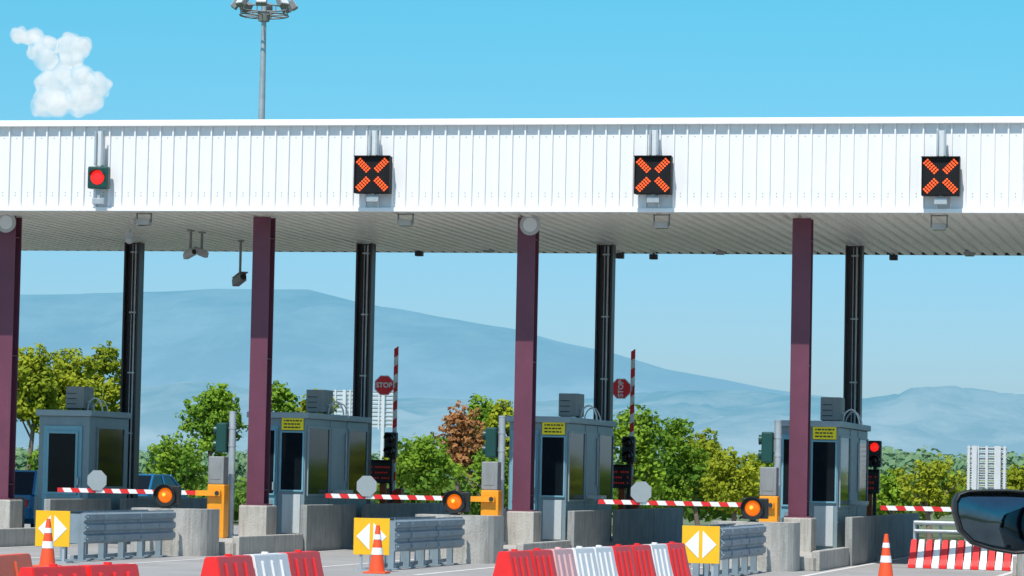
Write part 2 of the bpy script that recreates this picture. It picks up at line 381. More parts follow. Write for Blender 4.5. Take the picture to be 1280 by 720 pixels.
bo=thing("toll_booth","grey teal toll booth with tinted windows on concrete island","toll booth",(XC[1],65.3,0),"toll booths under the canopy")
mb=MB(); mb.box(-.6,.58,0,4.75,.25,2.66,0,.015)
for y in(1.78,3.05): mb.box(.581,.592,y,y+.03,.9,2.64,1)
for z in (.8,1.02): mb.box(.581,.590,.02,4.7,z,z+.015,1)
mb.box(.581,.60,1.85,3.0,1.1,2.5,2)
part(bo,"wall",mb,[m_booth,m_rooft,m_rooft])
mb=MB(); mb.box(-.66,.64,-.08,4.83,2.66,2.78,0,.02); part(bo,"roof",mb,[m_rooft])
dr=MB(); dr.box(-.56,.0,-.03,-.002,.3,2.5,0); dr.box(-.47,-.08,-.037,-.031,.4,1.0,1)
d=part(bo,"door",dr,[m_frame,m_booth])
win(d,'y',-.52,-.03,1.1,2.44,-.031)
hd=MB(); hd.box(-.08,-.05,-.09,-.066,1.2,1.36,0,.005); part(d,"handle",hd,[m_galv])
win(bo,'y',.05,.555,1.18,2.40,0)
mb=MB(); mb.box(.12,.5,-.03,-.002,.34,1.12,0,.008); part(bo,"lower_panel",mb,[m_boothl])
yellowsign(bo,.08,.54,0,2.42,2.74)
win(bo,'x',.12,1.70,1.1,2.5,.58,fm=m_rooft); win(bo,'x',3.15,4.65,1.1,2.5,.58,fm=m_rooft)
mb=MB(); mb.box(.60,.88,2.0,2.6,1.15,1.22,0); part(bo,"counter",mb,[m_galv])
mb=MB(); mb.cyl((.62,2.9,1.4),(.62,2.9,2.4),.02); part(bo,"grab_rail",mb,[m_galv])
acunit(bo,.14,2.5,2.78)
copy_thing(bo,(XC[2],65.3,0)); copy_thing(bo,(XC[3],65.3,0)); copy_thing(bo,(XC[4],65.3,0))
b1=thing("toll_booth","short grey toll booth with glazed teal door and side window","toll booth",(XC[0],67.4,0),"toll booths under the canopy")
mb=MB(); mb.box(-.56,.58,0,2.45,.25,2.66,0,.015); part(b1,"wall",mb,[m_booth])
mb=MB(); mb.box(-.62,.64,-.08,2.5,2.66,2.79,0,.02); part(b1,"roof",mb,[m_rooft])
dr=MB(); dr.box(-.44,.42,-.03,-.002,.3,2.45,0); dr.box(-.33,.31,-.037,-.031,.4,.95,1); d=part(b1,"door",dr,[m_frame,m_booth]); win(d,'y',-.36,.34,1.0,2.34,-.031,fw=.05)
hd=MB(); hd.box(.35,.38,-.09,-.031,1.2,1.36,0,.005); part(d,"handle",hd,[m_galv])
win(b1,'x',.45,2.15,1.15,2.45,.58,fm=m_booth)
acunit(b1,-.02,1.0,2.79)
# ------------------------------------------------ entry barriers
def stripes(mb,L,h0,h1,y0,y1,seg=.17,red=1,wh=0,sgn=-1,x=0):
    k=0; xs_=x
    while x<L-1e-6:
        e=min(x+seg,L); sl=.05 if 0<k else 0; s2=.05 if e<L else 0
        mb.prism([(sgn*x,h0),(sgn*e,h0),(sgn*(e+s2),h1),(sgn*(x+sl),h1)],'y',y0,y1,red if k%2==0 else wh); x=e;k+=1
def octo(mb,cx,cz,R,y0,y1,mi):
    mb.prism([(cx+R*math.cos(math.pi/8+k*math.pi/4),cz+R*math.sin(math.pi/8+k*math.pi/4)) for k in range(8)],'y',y0,y1,mi)
ba=thing("barrier_gate","lowered red and white barrier arm on orange housing","barrier gate",(XC[1]-.57,63.2,0),"lowered entry barriers at the islands")
mb=MB(); mb.box(-.17,.18,-.17,.17,.25,1.30,0,.02); mb.box(-.12,.13,-.176,-.171,.4,.95,0); part(ba,"housing",mb,[m_orange])
mb=MB(); mb.box(-.17,.15,-.15,.17,1.305,1.85,0,.02); mb.box(-.12,.09,-.157,-.151,1.4,1.75,0); part(ba,"control_cabinet",mb,[m_cab])
mb=MB(); stripes(mb,3.25,1.085,1.17,-.26,-.2,x=.38); mb.box(-.379,.12,-.27,-.19,1.075,1.18,3); mb.cyl((.06,-.28,1.13),(.06,-.17,1.13),.045,mi=2)
part(ba,"arm",mb,[m_armwhite,m_red,m_dark,m_orange])
mb=MB(); octo(mb,-2.42,1.33,.215,-.285,-.272,0); mb.box(-2.44,-2.40,-.272,-.262,1.08,1.4,0); part(ba,"octagonal_plate",mb,[m_oct])
for i in(2,3): copy_thing(ba,(XC[i]-.45,63.2,0))
copy_thing(ba,(XC[4]-.45,63.2,0),skip=("octagonal_plate",))
# lane signal on pole
sp=thing("lane_signal_post","grey steel pole carrying dark green signal head","traffic light",(XC[1]-.45,63.65,0),"signal posts beside the barriers")
mb=MB(); mb.cyl((0,0,.25),(0,0,2.72),.07,n=16); mb.cyl((0,0,.25),(0,0,.30),.14); mb.cyl((0,0,2.72),(0,0,2.75),.075)
for z in (1.5,2.05,2.4): mb.cyl((0,0,z),(0,0,z+.04),.078)
part(sp,"pole",mb,[m_galv])
mb=MB(); mb.box(-.30,-.09,-.14,.12,1.93,2.52,0,.03); mb.box(-.10,-.05,-.03,.03,2.1,2.14,0); mb.box(-.10,-.05,-.03,.03,2.38,2.42,0)
for z in(2.08,2.37): mb.cyl((-.30,-.02,z),(-.36,-.02,z),.09,.1,12)
part(sp,"signal_head",mb,[m_green])
for i in(2,3,4): copy_thing(sp,(XC[i]-.37,63.65,0))
# amber beacon
be=thing("warning_beacon","round amber warning light glowing on the concrete nose","warning light",(XC[1]-.14,58.75,.86),"amber lights on the island noses")
mb=MB(); mb.cyl((0,-.03,.24),(0,.1,.24),.205,.16,28); mb.box(-.05,.05,0,.06,0,.1,0); mb.box(-.08,.08,-.05,.1,0,.02,0)
def visor(mb,R,y0,y1,z,a_0,a_1,n=20,tk=.012,tilt=0.):
    for k in range(n):
        a0=a_0+(a_1-a_0)*k/n;a1=a_0+(a_1-a_0)*(k+1)/n
        vs=[]
        for (yy,RR,dz) in((y0,R,0),(y1,R,tilt)):
            for a in(a0,a1):
                for q in(RR,RR-tk): vs.append((q*math.cos(a),yy,z+q*math.sin(a)+dz))
        mb.add(vs,[(0,2,6,4),(1,5,7,3),(4,6,7,5),(0,1,3,2)],0)
visor(mb,.205,-.03,-.14,.24,-.1,math.pi+.1)
visor(mb,.205,-.03,-.06,.24,0,2*math.pi,28,.065)
mb.box(.10,.27,-.02,.10,.06,.42,0,.02); mb.box(-.19,.11,.0,.10,.05,.43,0,.03)
part(be,"housing",mb,[m_black])
mb=MB(); mb.ball((0,-.035,.24),.138,0,3,(1,.35,1)); part(be,"lens",mb,[m_amber])
mb=MB(); mb.ball((-.01,-.060,.25),.065,0,2,(1,.4,1)); part(be,"lens_core",mb,[m_amberc])
for i in(2,3): copy_thing(be,(XC[i]-.08,58.75,.86))
# crash cushion
cc=thing("crash_cushion","galvanised ribbed steel crash cushion before island nose","crash barrier",(XC[1],53.5,0),"crash cushions before the islands")
def thrie(mb,X,s,y0,y1,mi=0,z0=.30,z1=.84):
    hgt=(z1-z0)/3; pr=[]
    for k in range(3):
        a=z0+k*hgt
        pr+=[(0,a),(0,a+hgt*.10),(.045,a+hgt*.26),(.045,a+hgt*.74),(0,a+hgt*.90)]
    pr.append((0,z1)); pr=[(X+s*p,q) for p,q in pr]; pr+=[(p-s*.010,q) for p,q in reversed(pr)]
    mb.prism(pr,'y',y0,y1,mi)
for s in(1,-1):
    mb=MB()
    for k in range(5):
        thrie(mb,(.2 if s>0 else -.3)+s*.011*(k%2),s,.0+k*.93,.99+k*.93)
        for zz in (.38,.57,.75): mb.cyl(((.2 if s>0 else -.3),.06+k*.93,zz),((.2 if s>0 else -.3)+s*.065,.06+k*.93,zz),.018,n=8)
    part(cc,"rail",mb,[m_rail])
for k in range(5):
    mb=MB(); y=.15+k*1.0; mb.box(-.28,.18,y,y+.06,.3,.8,0); mb.box(.06,.16,y-.02,y+.08,0,.3,0); mb.box(-.26,-.16,y-.02,y+.08,0,.3,0); mb.box(-.34,.24,y-.06,y+.14,.009,.03,0)
    part(cc,"post",mb,[m_rail])
mb=MB(); mb.box(-.06,.0,.1,4.6,.04,.1,0); part(cc,"ground_rail",mb,[m_rail])
for i in(2,3): copy_thing(cc,(XC[i],53.5,0))
# diamond sign
ds=thing("island_marker_sign","yellow square marker with two white arrowheads","road sign",(XC[1]+.05,52.45,0),"yellow marker signs at the crash cushions")
mb=MB(); mb.box(-.3,.3,-.02,.0,.27,.86,0,.004); part(ds,"board",mb,[m_amberface])
for s in(-1,1):
    mb=MB(); mb.prism([(s*.25,.565),(s*.03,.345),(s*.03,.785)],'y',-.026,-.0205); part(ds,"arrowhead",mb,[m_signwhite])
mb=MB()
for x in(-.2,.17): mb.box(x,x+.04,.002,.04,0,.82,0)
mb.box(-.28,.28,-.1,.25,.0041,.03,0); part(ds,"stand",mb,[m_galv])
copy_thing(ds,(XC[2]+.10,52.45,0)); copy_thing(ds,(XC[3]+.07,52.45,0))
# cones
def cone(P,h=.76):
    c=thing("traffic_cone","orange traffic cone with white reflective bands on asphalt","traffic cone",P,"traffic cones on the approach")
    R=lambda z:.135-(.135-.03)*(z/h)
    def ringed(z0,z1,mi,mb,o=0): mb.cyl((0,0,z0),(0,0,z1),R(z0)+o,R(z1)+o,20,mi,cap=False)
    mb=MB(); mb.box(-.18,.18,-.18,.18,0,.035,0,.01); part(c,"base",mb,[m_cone])
    mb=MB(); ringed(.035,h,0,mb); mb.cyl((0,0,h),(0,0,h+.005),.03,.02,12,0); part(c,"body",mb,[m_cone])
    for a,b in((.30,.41),(.54,.62)): mb=MB(); ringed(a,b,0,mb,.004); part(c,"band",mb,[m_signwhite])
    return c
c0=cone(gz(59,709)); copy_thing(c0,gz(471,717)); copy_thing(c0,gz(1107,726))
# exit barriers + displays
def exitpost(i,arm,lit):
    Xc=XC[i]+.37; g="lane displays behind the booths"
    t=thing("exit_display_post","dark price display with red characters on brown post","display post",(Xc-.05,72.2,0),g)
    mb=MB(); mb.box(-.02,.12,-.06,.06,.25,1.36,0,.01); part(t,"post",mb,[m_rust])
    mb=MB(); mb.box(-.27,.27,-.09,.07,1.36,1.86,0,.015); mb.box(-.29,.29,-.2,.05,1.86,1.88,0); part(t,"display_case",mb,[m_black])
    mb=MB(); rr=random.Random(i)
    for row in range(3):
        for k in range(9):
            if rr.random()<.8: mb.box(-.22+k*.05,-.22+k*.05+.028,-.094,-.0905,1.70-row*.12,1.735-row*.12,0)
    part(t,"led_characters",mb,[m_leddim])
    t=thing("exit_signal","unlit black two lamp signal head on slim post","traffic light",(Xc+.08,72.5,0),"exit signals behind the booths")
    if lit: t["label"]="black signal head showing a red light on slim post"
    mb=MB(); mb.cyl((0,.05,.25),(0,.05,1.95),.04); part(t,"pole",mb,[m_dark])
    mb=MB(); mb.box(-.14,.14,-.1,.1,1.93,2.5,0,.03)
    for z in(2.07,2.36): visor(mb,.12,-.1,-.24,z,0,math.pi,12)
    part(t,"signal_head",mb,[m_black])
    mb=MB(); mb.ball((0,-.1,2.36),.1,0,2,(1,.3,1)); part(t,"lens",mb,[m_redlens if lit else m_unlit])
    mb=MB(); mb.ball((0,-.1,2.07),.1,0,2,(1,.3,1)); part(t,"lens",mb,[m_unlit])
    if arm:
        t=thing("raised_barrier_gate","raised red and white barrier arm with stop sign","barrier gate",(Xc+.10,72.9,0),"raised exit barriers")
        mb=MB(); mb.box(-.17,.17,-.15,.15,.25,1.25,0,.02); part(t,"housing",mb,[m_rust])
        mb=MB(); z=1.0;k=0
        while z<4.38:
            e=min(z+.2,4.4); mb.prism([(-.045,z-.03),(.045,z+.03),(.045,e+.03),(-.045,e-.03)],'y',-.22,-.17,k%2); z=e;k+=1
        part(t,"arm",mb,[m_red,m_armwhite])
        mb=MB(); octo(mb,-.25,3.55,.24,-.25,-.235,0); octo(mb,-.25,3.55,.22,-.254,-.2505,1); mb.box(-.2,0,-.234,-.222,3.5,3.6,2)
        s=part(t,"stop_sign",mb,[m_signwhite,m_stop,m_galv])
        tm=text_mesh("STOP",.155,m_signwhite,.0055)
        part(s,"lettering",tm,None,None,(-.25,-.260,3.55),(math.pi/2,-math.pi/2 if i==2 else 0,0))
exitpost(1,True,False); exitpost(2,True,False); exitpost(3,False,True)
# ------------------------------------------------ fascia signals
def bracket(t,w,z0,z1):
    mb=MB(); mb.box(-w,-w+.035,-.05,.1,z0,z1,0); mb.box(w-.035,w,-.05,.1,z0,z1,0); mb.box(-w+.035,w-.035,.03,.06,z0,z1,1)
    part(t,"bracket",mb,[m_galv,m_slat])
    mb=MB(); mb.box(-.12,.12,.0,.1,-.52,-.40,0,.01); mb.box(-.03,.03,.03,.07,-.41,-.2,0); part(t,"junction_box",mb,[m_galv])
for k,(px,py) in enumerate([(466,218.5),(816.5,219),(1176,220.5)]):
    P=at(px,py,YF-.26)
    t=thing("lane_closed_signal","black matrix board showing a red cross on white fascia","lane signal",P,"lane signals on the canopy fascia")
    mb=MB(); mb.box(-.35,.35,-.05,.14,-.36,.36,0,.012)
    for q in(-.35,.335): mb.box(q,q+.015,-.09,-.051,-.36,.36,0)
    mb.box(-.36,.36,-.11,-.051,.345,.365,0)
    for i in range(17):
        for j in range(17):
            a=-.304+i*.038;b=-.304+j*.038; mb.box(a-.004,a+.004,-.0525,-.0505,b-.004,b+.004,1)
    part(t,"panel",mb,[m_face,m_dot])
    for sx_ in(-1,1):
        for sz in(-1,1):
            mb=MB()
            for a in np.arange(.125,.40,.052):
                for b in(-.043,0,.043):
                    cx_,cz_=sx_*(a*.7071+b*.7071),sz*(a*.7071-b*.7071)
                    q=.020
                    mb.prism([(cx_+q*math.cos(w_*math.pi/4),cz_+q*math.sin(w_*math.pi/4)) for w_ in range(8)],'y',-.060,-.053,0)
            part(t,"led_arm",mb,[m_led])
    bracket(t,.085,.38,.86)
P=at(123,222,YF-.26)
t=thing("fascia_traffic_light","dark green square signal showing red light on white fascia","traffic light",P)
mb=MB(); mb.box(-.21,.21,-.06,.14,-.22,.22,0,.04); visor(mb,.165,-.06,-.16,0,.3,math.pi-.3)
part(t,"housing",mb,[m_green])
mb=MB(); mb.ball((0,-.06,0),.145,0,3,(1,.3,1)); part(t,"lens",mb,[m_redlens]); bracket(t,.085,.24,.92)
# ------------------------------------------------ things under the soffit
def flood(px,py,Y=63.1,sc=1.):
    P=at(px,py,Y); t=thing("canopy_floodlight","small grey floodlight hung under the canopy","floodlight",P,"floodlights under the canopy")
    mb=MB(); mb.box(-.13*sc,.13*sc,-.1,.1,-.07,.05,0,.015); part(t,"body",mb,[m_cam])
    mb=MB(); mb.box(-.11*sc,.11*sc,-.08,.08,-.078,-.0705,0); part(t,"lens",mb,[m_glass])
    zt=ZB-P.z; mb=MB(); mb.box(-.16*sc,-.135*sc,-.02,.02,-.02,zt,0); mb.box(.135*sc,.16*sc,-.02,.02,-.02,zt,0); mb.box(-.16*sc,.16*sc,-.02,.02,zt-.02,zt,0); part(t,"bracket",mb,[m_cab])
for px,py in[(180,277),(507,278),(827,281),(1174,283)]: flood(px,py)
for px,py,Y in[(611,311,73.4),(900,314,73.4),(1212,316,73.4)]: flood(px,py,Y,.8)
for px,py in[(8,278),(663,281)]:
    P=at(px,py,63.75); t=thing("round_lamp","round grey lamp fixed at top of plum column","lamp",P,"round lamps on the columns")
    mb=MB(); mb.cyl((0,-.02,0),(0,.05,0),.21,.19,28); mb.cyl((0,-.03,0),(0,-.021,0),.14,.14,24,1); mb.box(-.03,.03,0,.05,.15,ZB-P.z,0); part(t,"body",mb,[m_cam,m_slat])
def cctv(px,py,Y,label,rot,sc=1.):
    P=at(px,py,Y); t=thing("security_camera",label,"security camera",P,None)
    mb=MB(); mb.box(-.06*sc,.06*sc,-.17*sc,.17*sc,-.06*sc,.06*sc,0,.015); mb.box(-.075*sc,.075*sc,-.22*sc,.12*sc,.062*sc,.075*sc,0); mb.cyl((0,-.17*sc,0),(0,-.19*sc,0),.05*sc,mi=1)
    part(t,"body",mb,[m_cab if sc>1 else m_cam,m_black],rot=(math.radians(-15),0,rot))
    mb=MB(); mb.cyl((0,.05,.05),(0,.05,ZB-P.z),.028,n=10); mb.cyl((0,.05,ZB-P.z-.03),(0,.05,ZB-P.z),.08); part(t,"hanger",mb,[m_cab])
cctv(237,318,67.5,"grey box camera hung below the canopy",.9)
cctv(251,316,68,"grey box camera on short hanger under the canopy",-.6)
cctv(299,350,70.5,"camera on a long dark hanger beneath the canopy",.7,1.35)
P=at(162,299,64.2); t=thing("dome_camera","white dome camera on bracket under the canopy","security camera",P)
mb=MB(); mb.ball((0,0,0),.1,0,2); mb.cyl((0,0,.03),(0,0,.14),.115,.09,16); part(t,"dome",mb,[m_cam]); mb=MB(); mb.tube([(0,0,.14),(.02,0,.24),(.1,0,.3),(.1,0,ZB-P.z)],.025); part(t,"bracket",mb,[m_cam])
for px,py in[(524,317),(817,321),(1117,322),(775,320)]:
    P=at(px,py,73.9); t=thing("rear_lamp","small dark lamp at the canopy rear edge","lamp",P,"small lamps along the canopy rear")
    mb=MB(); mb.box(-.09,.09,-.08,.08,-.06,.06,0,.02); mb.box(-.02,.02,-.02,.02,.05,ZB-P.z,0); part(t,"body",mb,[m_dark])
# ------------------------------------------------ high mast
Pm=at(327,147,118); mx0=Pm.x; zt=at(330,10,118).z
t=thing("high_mast_light","tall steel lighting mast with ring of floodlights","light mast",(mx0,118,0))
mb=MB(); mb.cyl((0,0,0),(0,0,zt+.3),.24,.085,16); mb.cyl((0,0,0),(0,0,.06),.4); part(t,"pole",mb,[m_galv])
mb=MB(); R=.9; 
for z in(-.28,0.0):
    ring=[(R*math.cos(a),R*math.sin(a),zt+z) for a in np.linspace(0,2*math.pi,17)]; mb.tube(ring,.03,6)
for k in range(8):
    a=k*math.pi/4; mb.cyl((0,0,zt-.28),(R*math.cos(a),R*math.sin(a),zt-.28),.025,n=6); mb.cyl((R*math.cos(a),R*math.sin(a),zt-.28),(R*math.cos(a),R*math.sin(a),zt),.025,n=6)
mb.cyl((0,0,zt-.5),(0,0,zt-.15),.2,.26); part(t,"ring_frame",mb,[m_cab])
for k in range(8):
    a=k*math.pi/4+.2; cx,cy=(R+.18)*math.cos(a),(R+.18)*math.sin(a)
    mb=MB(); mb.box(-.2,.2,-.09,.13,-.16,.2,0,.03); mb.box(-.16,.16,-.1,-.091,-.12,.16,1)
    part(t,"floodlight",mb,[m_cab,m_slat],None,(cx,cy,zt+.12),(math.radians(-35),0,a+math.pi/2))
# ------------------------------------------------ plastic barriers
def jersey(L,H=.8):
    b=bmesh.new(); pr=[(-.26,0),(-.26,.10*H/.8),(-.17,.26*H/.8),(-.06,H),(.06,H),(.17,.26*H/.8),(.26,.10*H/.8),(.26,0)]
    n=len(pr); vs=[]
    ins=lambda z:.004+.03*min(1,(z/H))**1.2 if L>.5 else .004+.02*z/H
    for e in(0,1):
        vs.append([b.verts.new((p,(ins(q) if e==0 else L-ins(q)),q)) for p,q in pr])
    for a,c in zip(vs[:-1],vs[1:]):
        for i in range(n): b.faces.new((a[i],a[(i+1)%n],c[(i+1)%n],c[i]))
    b.faces.new(vs[0]); b.faces.new(list(reversed(vs[-1])))
    bmesh.ops.bevel(b,geom=b.edges[:],offset=.010,segments=2,affect='EDGES')
    mb=MB(); mb.bm(b,0)
    if L>.5:
        mb.cyl((0,L*.5,H-.002),(0,L*.5,H+.02),.035,n=12,mi=0)
        for sx_ in(-1,1):
            for y in(L*.22,L*.48,L*.74):
                w2=.03
                mb.add([(sx_*.160,y-w2,.30*H/.8),(sx_*.160,y+w2,.30*H/.8),(sx_*.070,y+w2,H*.93),(sx_*.070,y-w2,H*.93),(sx_*.180,y-w2*.5,.31*H/.8),(sx_*.180,y+w2*.5,.31*H/.8),(sx_*.092,y+w2*.5,H*.91),(sx_*.092,y-w2*.5,H*.91)],
                   [(4,5,6,7),(0,1,5,4),(1,2,6,5),(2,3,7,6),(3,0,4,7)],0)
    return mb
def row(P0,P1,cols,H,group,surf):
    P0=Vector((P0.x,P0.y,.004));P1=Vector((P1.x,P1.y,.004)); d=P1-P0; n=len(cols); L=d.length/n; a=math.atan2(-d.x,d.y); cache={}
    nm={m_jred:"red",m_jpink:"faded pink",m_jwhite:"white",m_jorange:"orange red"}
    for k,c in enumerate(cols):
        if c not in cache: cache[c]=jersey(L,H).mesh("plastic_barrier",[c,m_black])
        o=part(None,"plastic_barrier",cache[c],None,nm[c]+" plastic road barrier "+surf,P0+d*(k/n),(0,0,a+(random.uniform(-.015,.015) if L>.5 else 0)))
        o["category"]="road barrier"; o["group"]=group
R_,W_=m_jred,m_jwhite
row(gz(628,690,.8),gz(850,679,.8),[R_,R_,m_jpink,W_,W_,R_,R_,W_,R_],.8,"long row of plastic barriers","standing in a linked row")
row(gz(262,697,.8),gz(392,689,.8),[R_,W_,R_],.8,"short row of plastic barriers","in a short linked row")
row(gz(30,710,.8),gz(168,705,.8),[R_,R_],.8,"pair of red barriers","beside another on asphalt")
row(gz(-60,699,.8),gz(28,692,.8),[m_jorange],.8,"pair of red barriers","closing a lane")
a0=gz(1138,710); a1=gz(1276,714)
row(a0,a1,[R_,W_]*7,.54,"small barriers along the far kerb","in an alternating line")
# guard rail behind
t=thing("guard_rail","galvanised guard rail on short posts beside the verge","guard rail",(0,0,0))
g0=a0+Vector((-.1,1.6,0));g1=a1+Vector((.3,1.6,0))
for z,R in((.84,.045),(.68,.035)):
    mb=MB(); mb.cyl((g0.x,g0.y,z),(g1.x,g1.y,z),R); part(t,"rail",mb,[m_galv])
for k in range(6):
    q=g0.lerp(g1,k/5); mb=MB(); mb.box(q.x-.03,q.x+.03,q.y+.05,q.y+.11,0,.88,0); part(t,"post",mb,[m_galv])
# ------------------------------------------------ slatted panels (backs of road signs)
def signback(px0,px1,y0,y1,Y,label):
    A=at(px0,y0,Y);B=at(px1,y1,Y); t=thing("sign_panel_back",label,"road sign",((A.x+B.x)/2,Y,0),"slatted sign backs beyond the plaza")
    w=(B.x-A.x)/2; z1=A.z; z0=B.z; mb=MB(); n=9
    for k in range(n):
        a=z0+(z1-z0)*k/n; b=z0+(z1-z0)*(k+1)/n-.03; mb.box(-w,w,0,.03,a,b,0); mb.box(-w,w,-.03,-.001,b-.02,b,0)
    part(t,"panel",mb,[m_slat]); mb=MB()
    for q in np.linspace(-w*.9,w*.9,5): mb.box(q-.03,q+.03,-.08,-.031,z0-.1,z1,0)
    for q in(-w*.6,w*.6): mb.box(q-.06,q+.06,-.2,-.085,0,z1,0)
    part(t,"frame",mb,[m_slat])
signback(416,496,487,534,125,"pale slatted back of large sign on posts")
signback(1209,1258,557,613,82.5,"pale slatted back of sign above the bushes")
# ------------------------------------------------ trees
def leafmat(name,dark,light):
    m,nt,b=newmat(name); N=nt.nodes; L=nt.links
    g=N.new('ShaderNodeNewGeometry')
    n=N.new('ShaderNodeTexNoise'); n.inputs['Scale'].default_value=.9; n.inputs['Detail'].default_value=3; L.new(g.outputs['Position'],n.inputs['Vector'])
    ad=N.new('ShaderNodeMath'); ad.operation='MULTIPLY_ADD'; L.new(g.outputs['Random Per Island'],ad.inputs[0]); ad.inputs[1].default_value=.2; 
    sc=N.new('ShaderNodeMath'); sc.operation='MULTIPLY_ADD'; L.new(n.outputs['Fac'],sc.inputs[0]); sc.inputs[1].default_value=2.0; sc.inputs[2].default_value=-.55
    L.new(sc.outputs[0],ad.inputs[2])
    c=N.new('ShaderNodeValToRGB'); c.color_ramp.elements[0].color=list(dark)+[1]; c.color_ramp.elements[1].color=list(light)+[1]
    L.new(ad.outputs[0],c.inputs['Fac']); L.new(c.outputs[0],b.inputs['Base Color'])
    b.inputs['Roughness'].default_value=.65; b.inputs['Specular IOR Level'].default_value=.15
    tr=N.new('ShaderNodeBsdfTranslucent'); L.new(c.outputs[0],tr.inputs['Color']); mx=N.new('ShaderNodeMixShader'); mx.inputs[0].default_value=.3
    L.new(b.outputs[0],mx.inputs[1]); L.new(tr.outputs[0],mx.inputs[2]); L.new(mx.outputs[0],N['Material Output'].inputs['Surface'])
    return m
l_yel=leafmat("yellow_green_leaves",(.13,.20,.012),(.42,.46,.03))
l_grn=leafmat("green_leaves",(.06,.17,.02),(.27,.42,.03))
l_drk=leafmat("deep_green_leaves",(.05,.13,.025),(.20,.33,.04))
l_rst=leafmat("rust_leaves",(.30,.14,.05),(.60,.30,.12))
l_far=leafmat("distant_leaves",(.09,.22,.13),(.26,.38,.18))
m_bark=M("bark",(.20,.15,.12),.9,0,.3,5,bump=.6,bscale=20)
def leaves(cents,rads,per,size,rg,main=None):
    V=[]
    for i,(c,R) in enumerate(zip(cents,rads)):
        n=max(8,int(per*R*R))
        d=rg.normal(size=(n,3)); d/=np.linalg.norm(d,axis=1)[:,None]
        q=R*(.45+.65*rg.random(n)**.7)
        p=c+d*q[:,None]*np.array([1,1,.85])
        nr=d*1.0+rg.normal(size=(n,3))*.25+np.array([0,-.25,.4]); nr/=np.linalg.norm(nr,axis=1)[:,None]
        a=np.cross(nr,rg.normal(size=(n,3))); a/=np.linalg.norm(a,axis=1)[:,None]; b=np.cross(nr,a)
        s=(size*(.6+.8*rg.random(n)))[:,None]
        V.append(np.stack([p-a*s,p+b*s*.65,p+a*s,p-b*s*.65],axis=1).reshape(-1,3))
    V=np.concatenate(V); n=len(V)//4
    return V,n
def quadmesh(name,V,n,mat):
    me=bpy.data.meshes.new(name); me.vertices.add(len(V)); me.vertices.foreach_set('co',V.ravel().astype(np.float32))
    me.loops.add(4*n); me.loops.foreach_set('vertex_index',np.arange(4*n,dtype=np.int32))
    me.polygons.add(n); me.polygons.foreach_set('loop_start',np.arange(0,4*n,4,dtype=np.int32)); me.polygons.foreach_set('loop_total',np.full(n,4,dtype=np.int32))
    me.materials.append(mat); me.update(calc_edges=True); me.validate(); return me
def tree(px,y0,y1,w,Y,mat,label,seed,dens=1.,name="tree"):
    rg=np.random.default_rng(seed); rr=random.Random(seed)
    P=at(px,(y0+y1)/2,Y); s=dep(P)/F; rx=w/2*s*1.15; rz=(y1-y0)/2*s; zc=P.z
    t=thing(name,label,name,(P.x,Y,0),"trees beyond the toll plaza")
    lob=[]; nl=int(max(7,min(16,8*rz/rx+3)))
    for k in range(nl):
        zz=-.92+1.84*(k+.5)/nl; ww=math.sqrt(max(0,1-zz*zz)); a=k*2.4+rr.uniform(-.5,.5)
        LR=rr.uniform(.38,.58)*min(rx,rz); out_=max(0,ww*rx-LR*.75)*rr.uniform(.75,1.15)
        zz2=zc+zz*(rz-LR*.6)*(1+rr.uniform(-.04,.10))
        lob.append((np.array([math.cos(a)*out_,math.sin(a)*out_*.8,zz2]),LR))
        if ww>.6: lob.append((np.array([-math.cos(a)*out_*.9,-math.sin(a)*out_*.6,zz2+rr.uniform(-.3,.3)*LR]),LR*rr.uniform(.75,1)))
    for zq in(-.45,0,.4): lob.append((np.array([0,0,zc+zq*rz]),.5*min(rx,rz)))
    cents=[];rads=[]
    for c,R in lob:
        m=int((13+R*R*14)*dens)
        for k in range(m):
            d=rg.normal(size=3); d/=np.linalg.norm(d); cr=R*rr.uniform(.22,.42)
            cents.append(c+d*(R-cr*.6)*rr.uniform(.5,1.1)); rads.append(cr)
    V,nf=leaves(cents,rads,560,.068*s*F/100,rg)
    part(t,"crown",quadmesh("crown",V,nf,mat),None)
    mb=MB(); tr=max(.07,rx*.07); zb=max(zc-rz,.3); j=Vector((rr.uniform(-.2,.2),rr.uniform(-.2,.2),zb+rz*.5))
    k0=Vector((j.x*.4,j.y*.4,zb*.6))
    mb.cyl((0,0,-.05),k0,tr*1.25,tr,8); mb.cyl(k0,j,tr,tr*.7,8)
    mb.cyl(j,(j.x*.6,j.y*.6,zc+rz*.6),tr*.7,tr*.15,6)
    for c,R in lob[:12]:
        c=Vector(c); a=k0.lerp(j,rr.uniform(.3,1)); m_=a.lerp(c,.5)+Vector((0,0,rz*.05))
        mb.cyl(a,m_,tr*.45,tr*.3,6); mb.cyl(m_,c,tr*.3,tr*.1,6)
    part(t,"trunk",mb,[m_bark]); return t
A="yellow green leafy tree behind the toll booths"; B="deep green leafy tree beyond the plaza"
tree(36,427,535,84,98,l_yel,"yellow green tree with bare lower trunk",1,.9)
tree(88,434,590,84,101,l_yel,A,2)
tree(132,420,596,62,104,l_yel,A,3,.95)
tree(70,548,622,80,96,l_grn,B,31)
tree(268,474,575,76,96,l_grn,B,4,.95)
tree(348,472,590,50,99,l_grn,B,5)
tree(396,483,590,52,100,l_yel,A,6)
tree(222,543,628,84,88,l_grn,"round green bush behind the lanes",7,name="bush")
tree(530,538,628,84,88,l_grn,"round green bush behind the lanes",8,name="bush")
tree(578,503,600,62,96,l_rst,"tree with rust brown autumn leaves",9,1.)
tree(628,496,612,54,99,l_yel,A,10)
tree(600,493,590,52,104,l_grn,B,12,.85)
tree(500,562,625,60,95,l_yel,"low yellow green bush beyond the lanes",37,name="bush")
tree(612,560,630,90,93,l_grn,"green bush among the trees",32,name="bush")
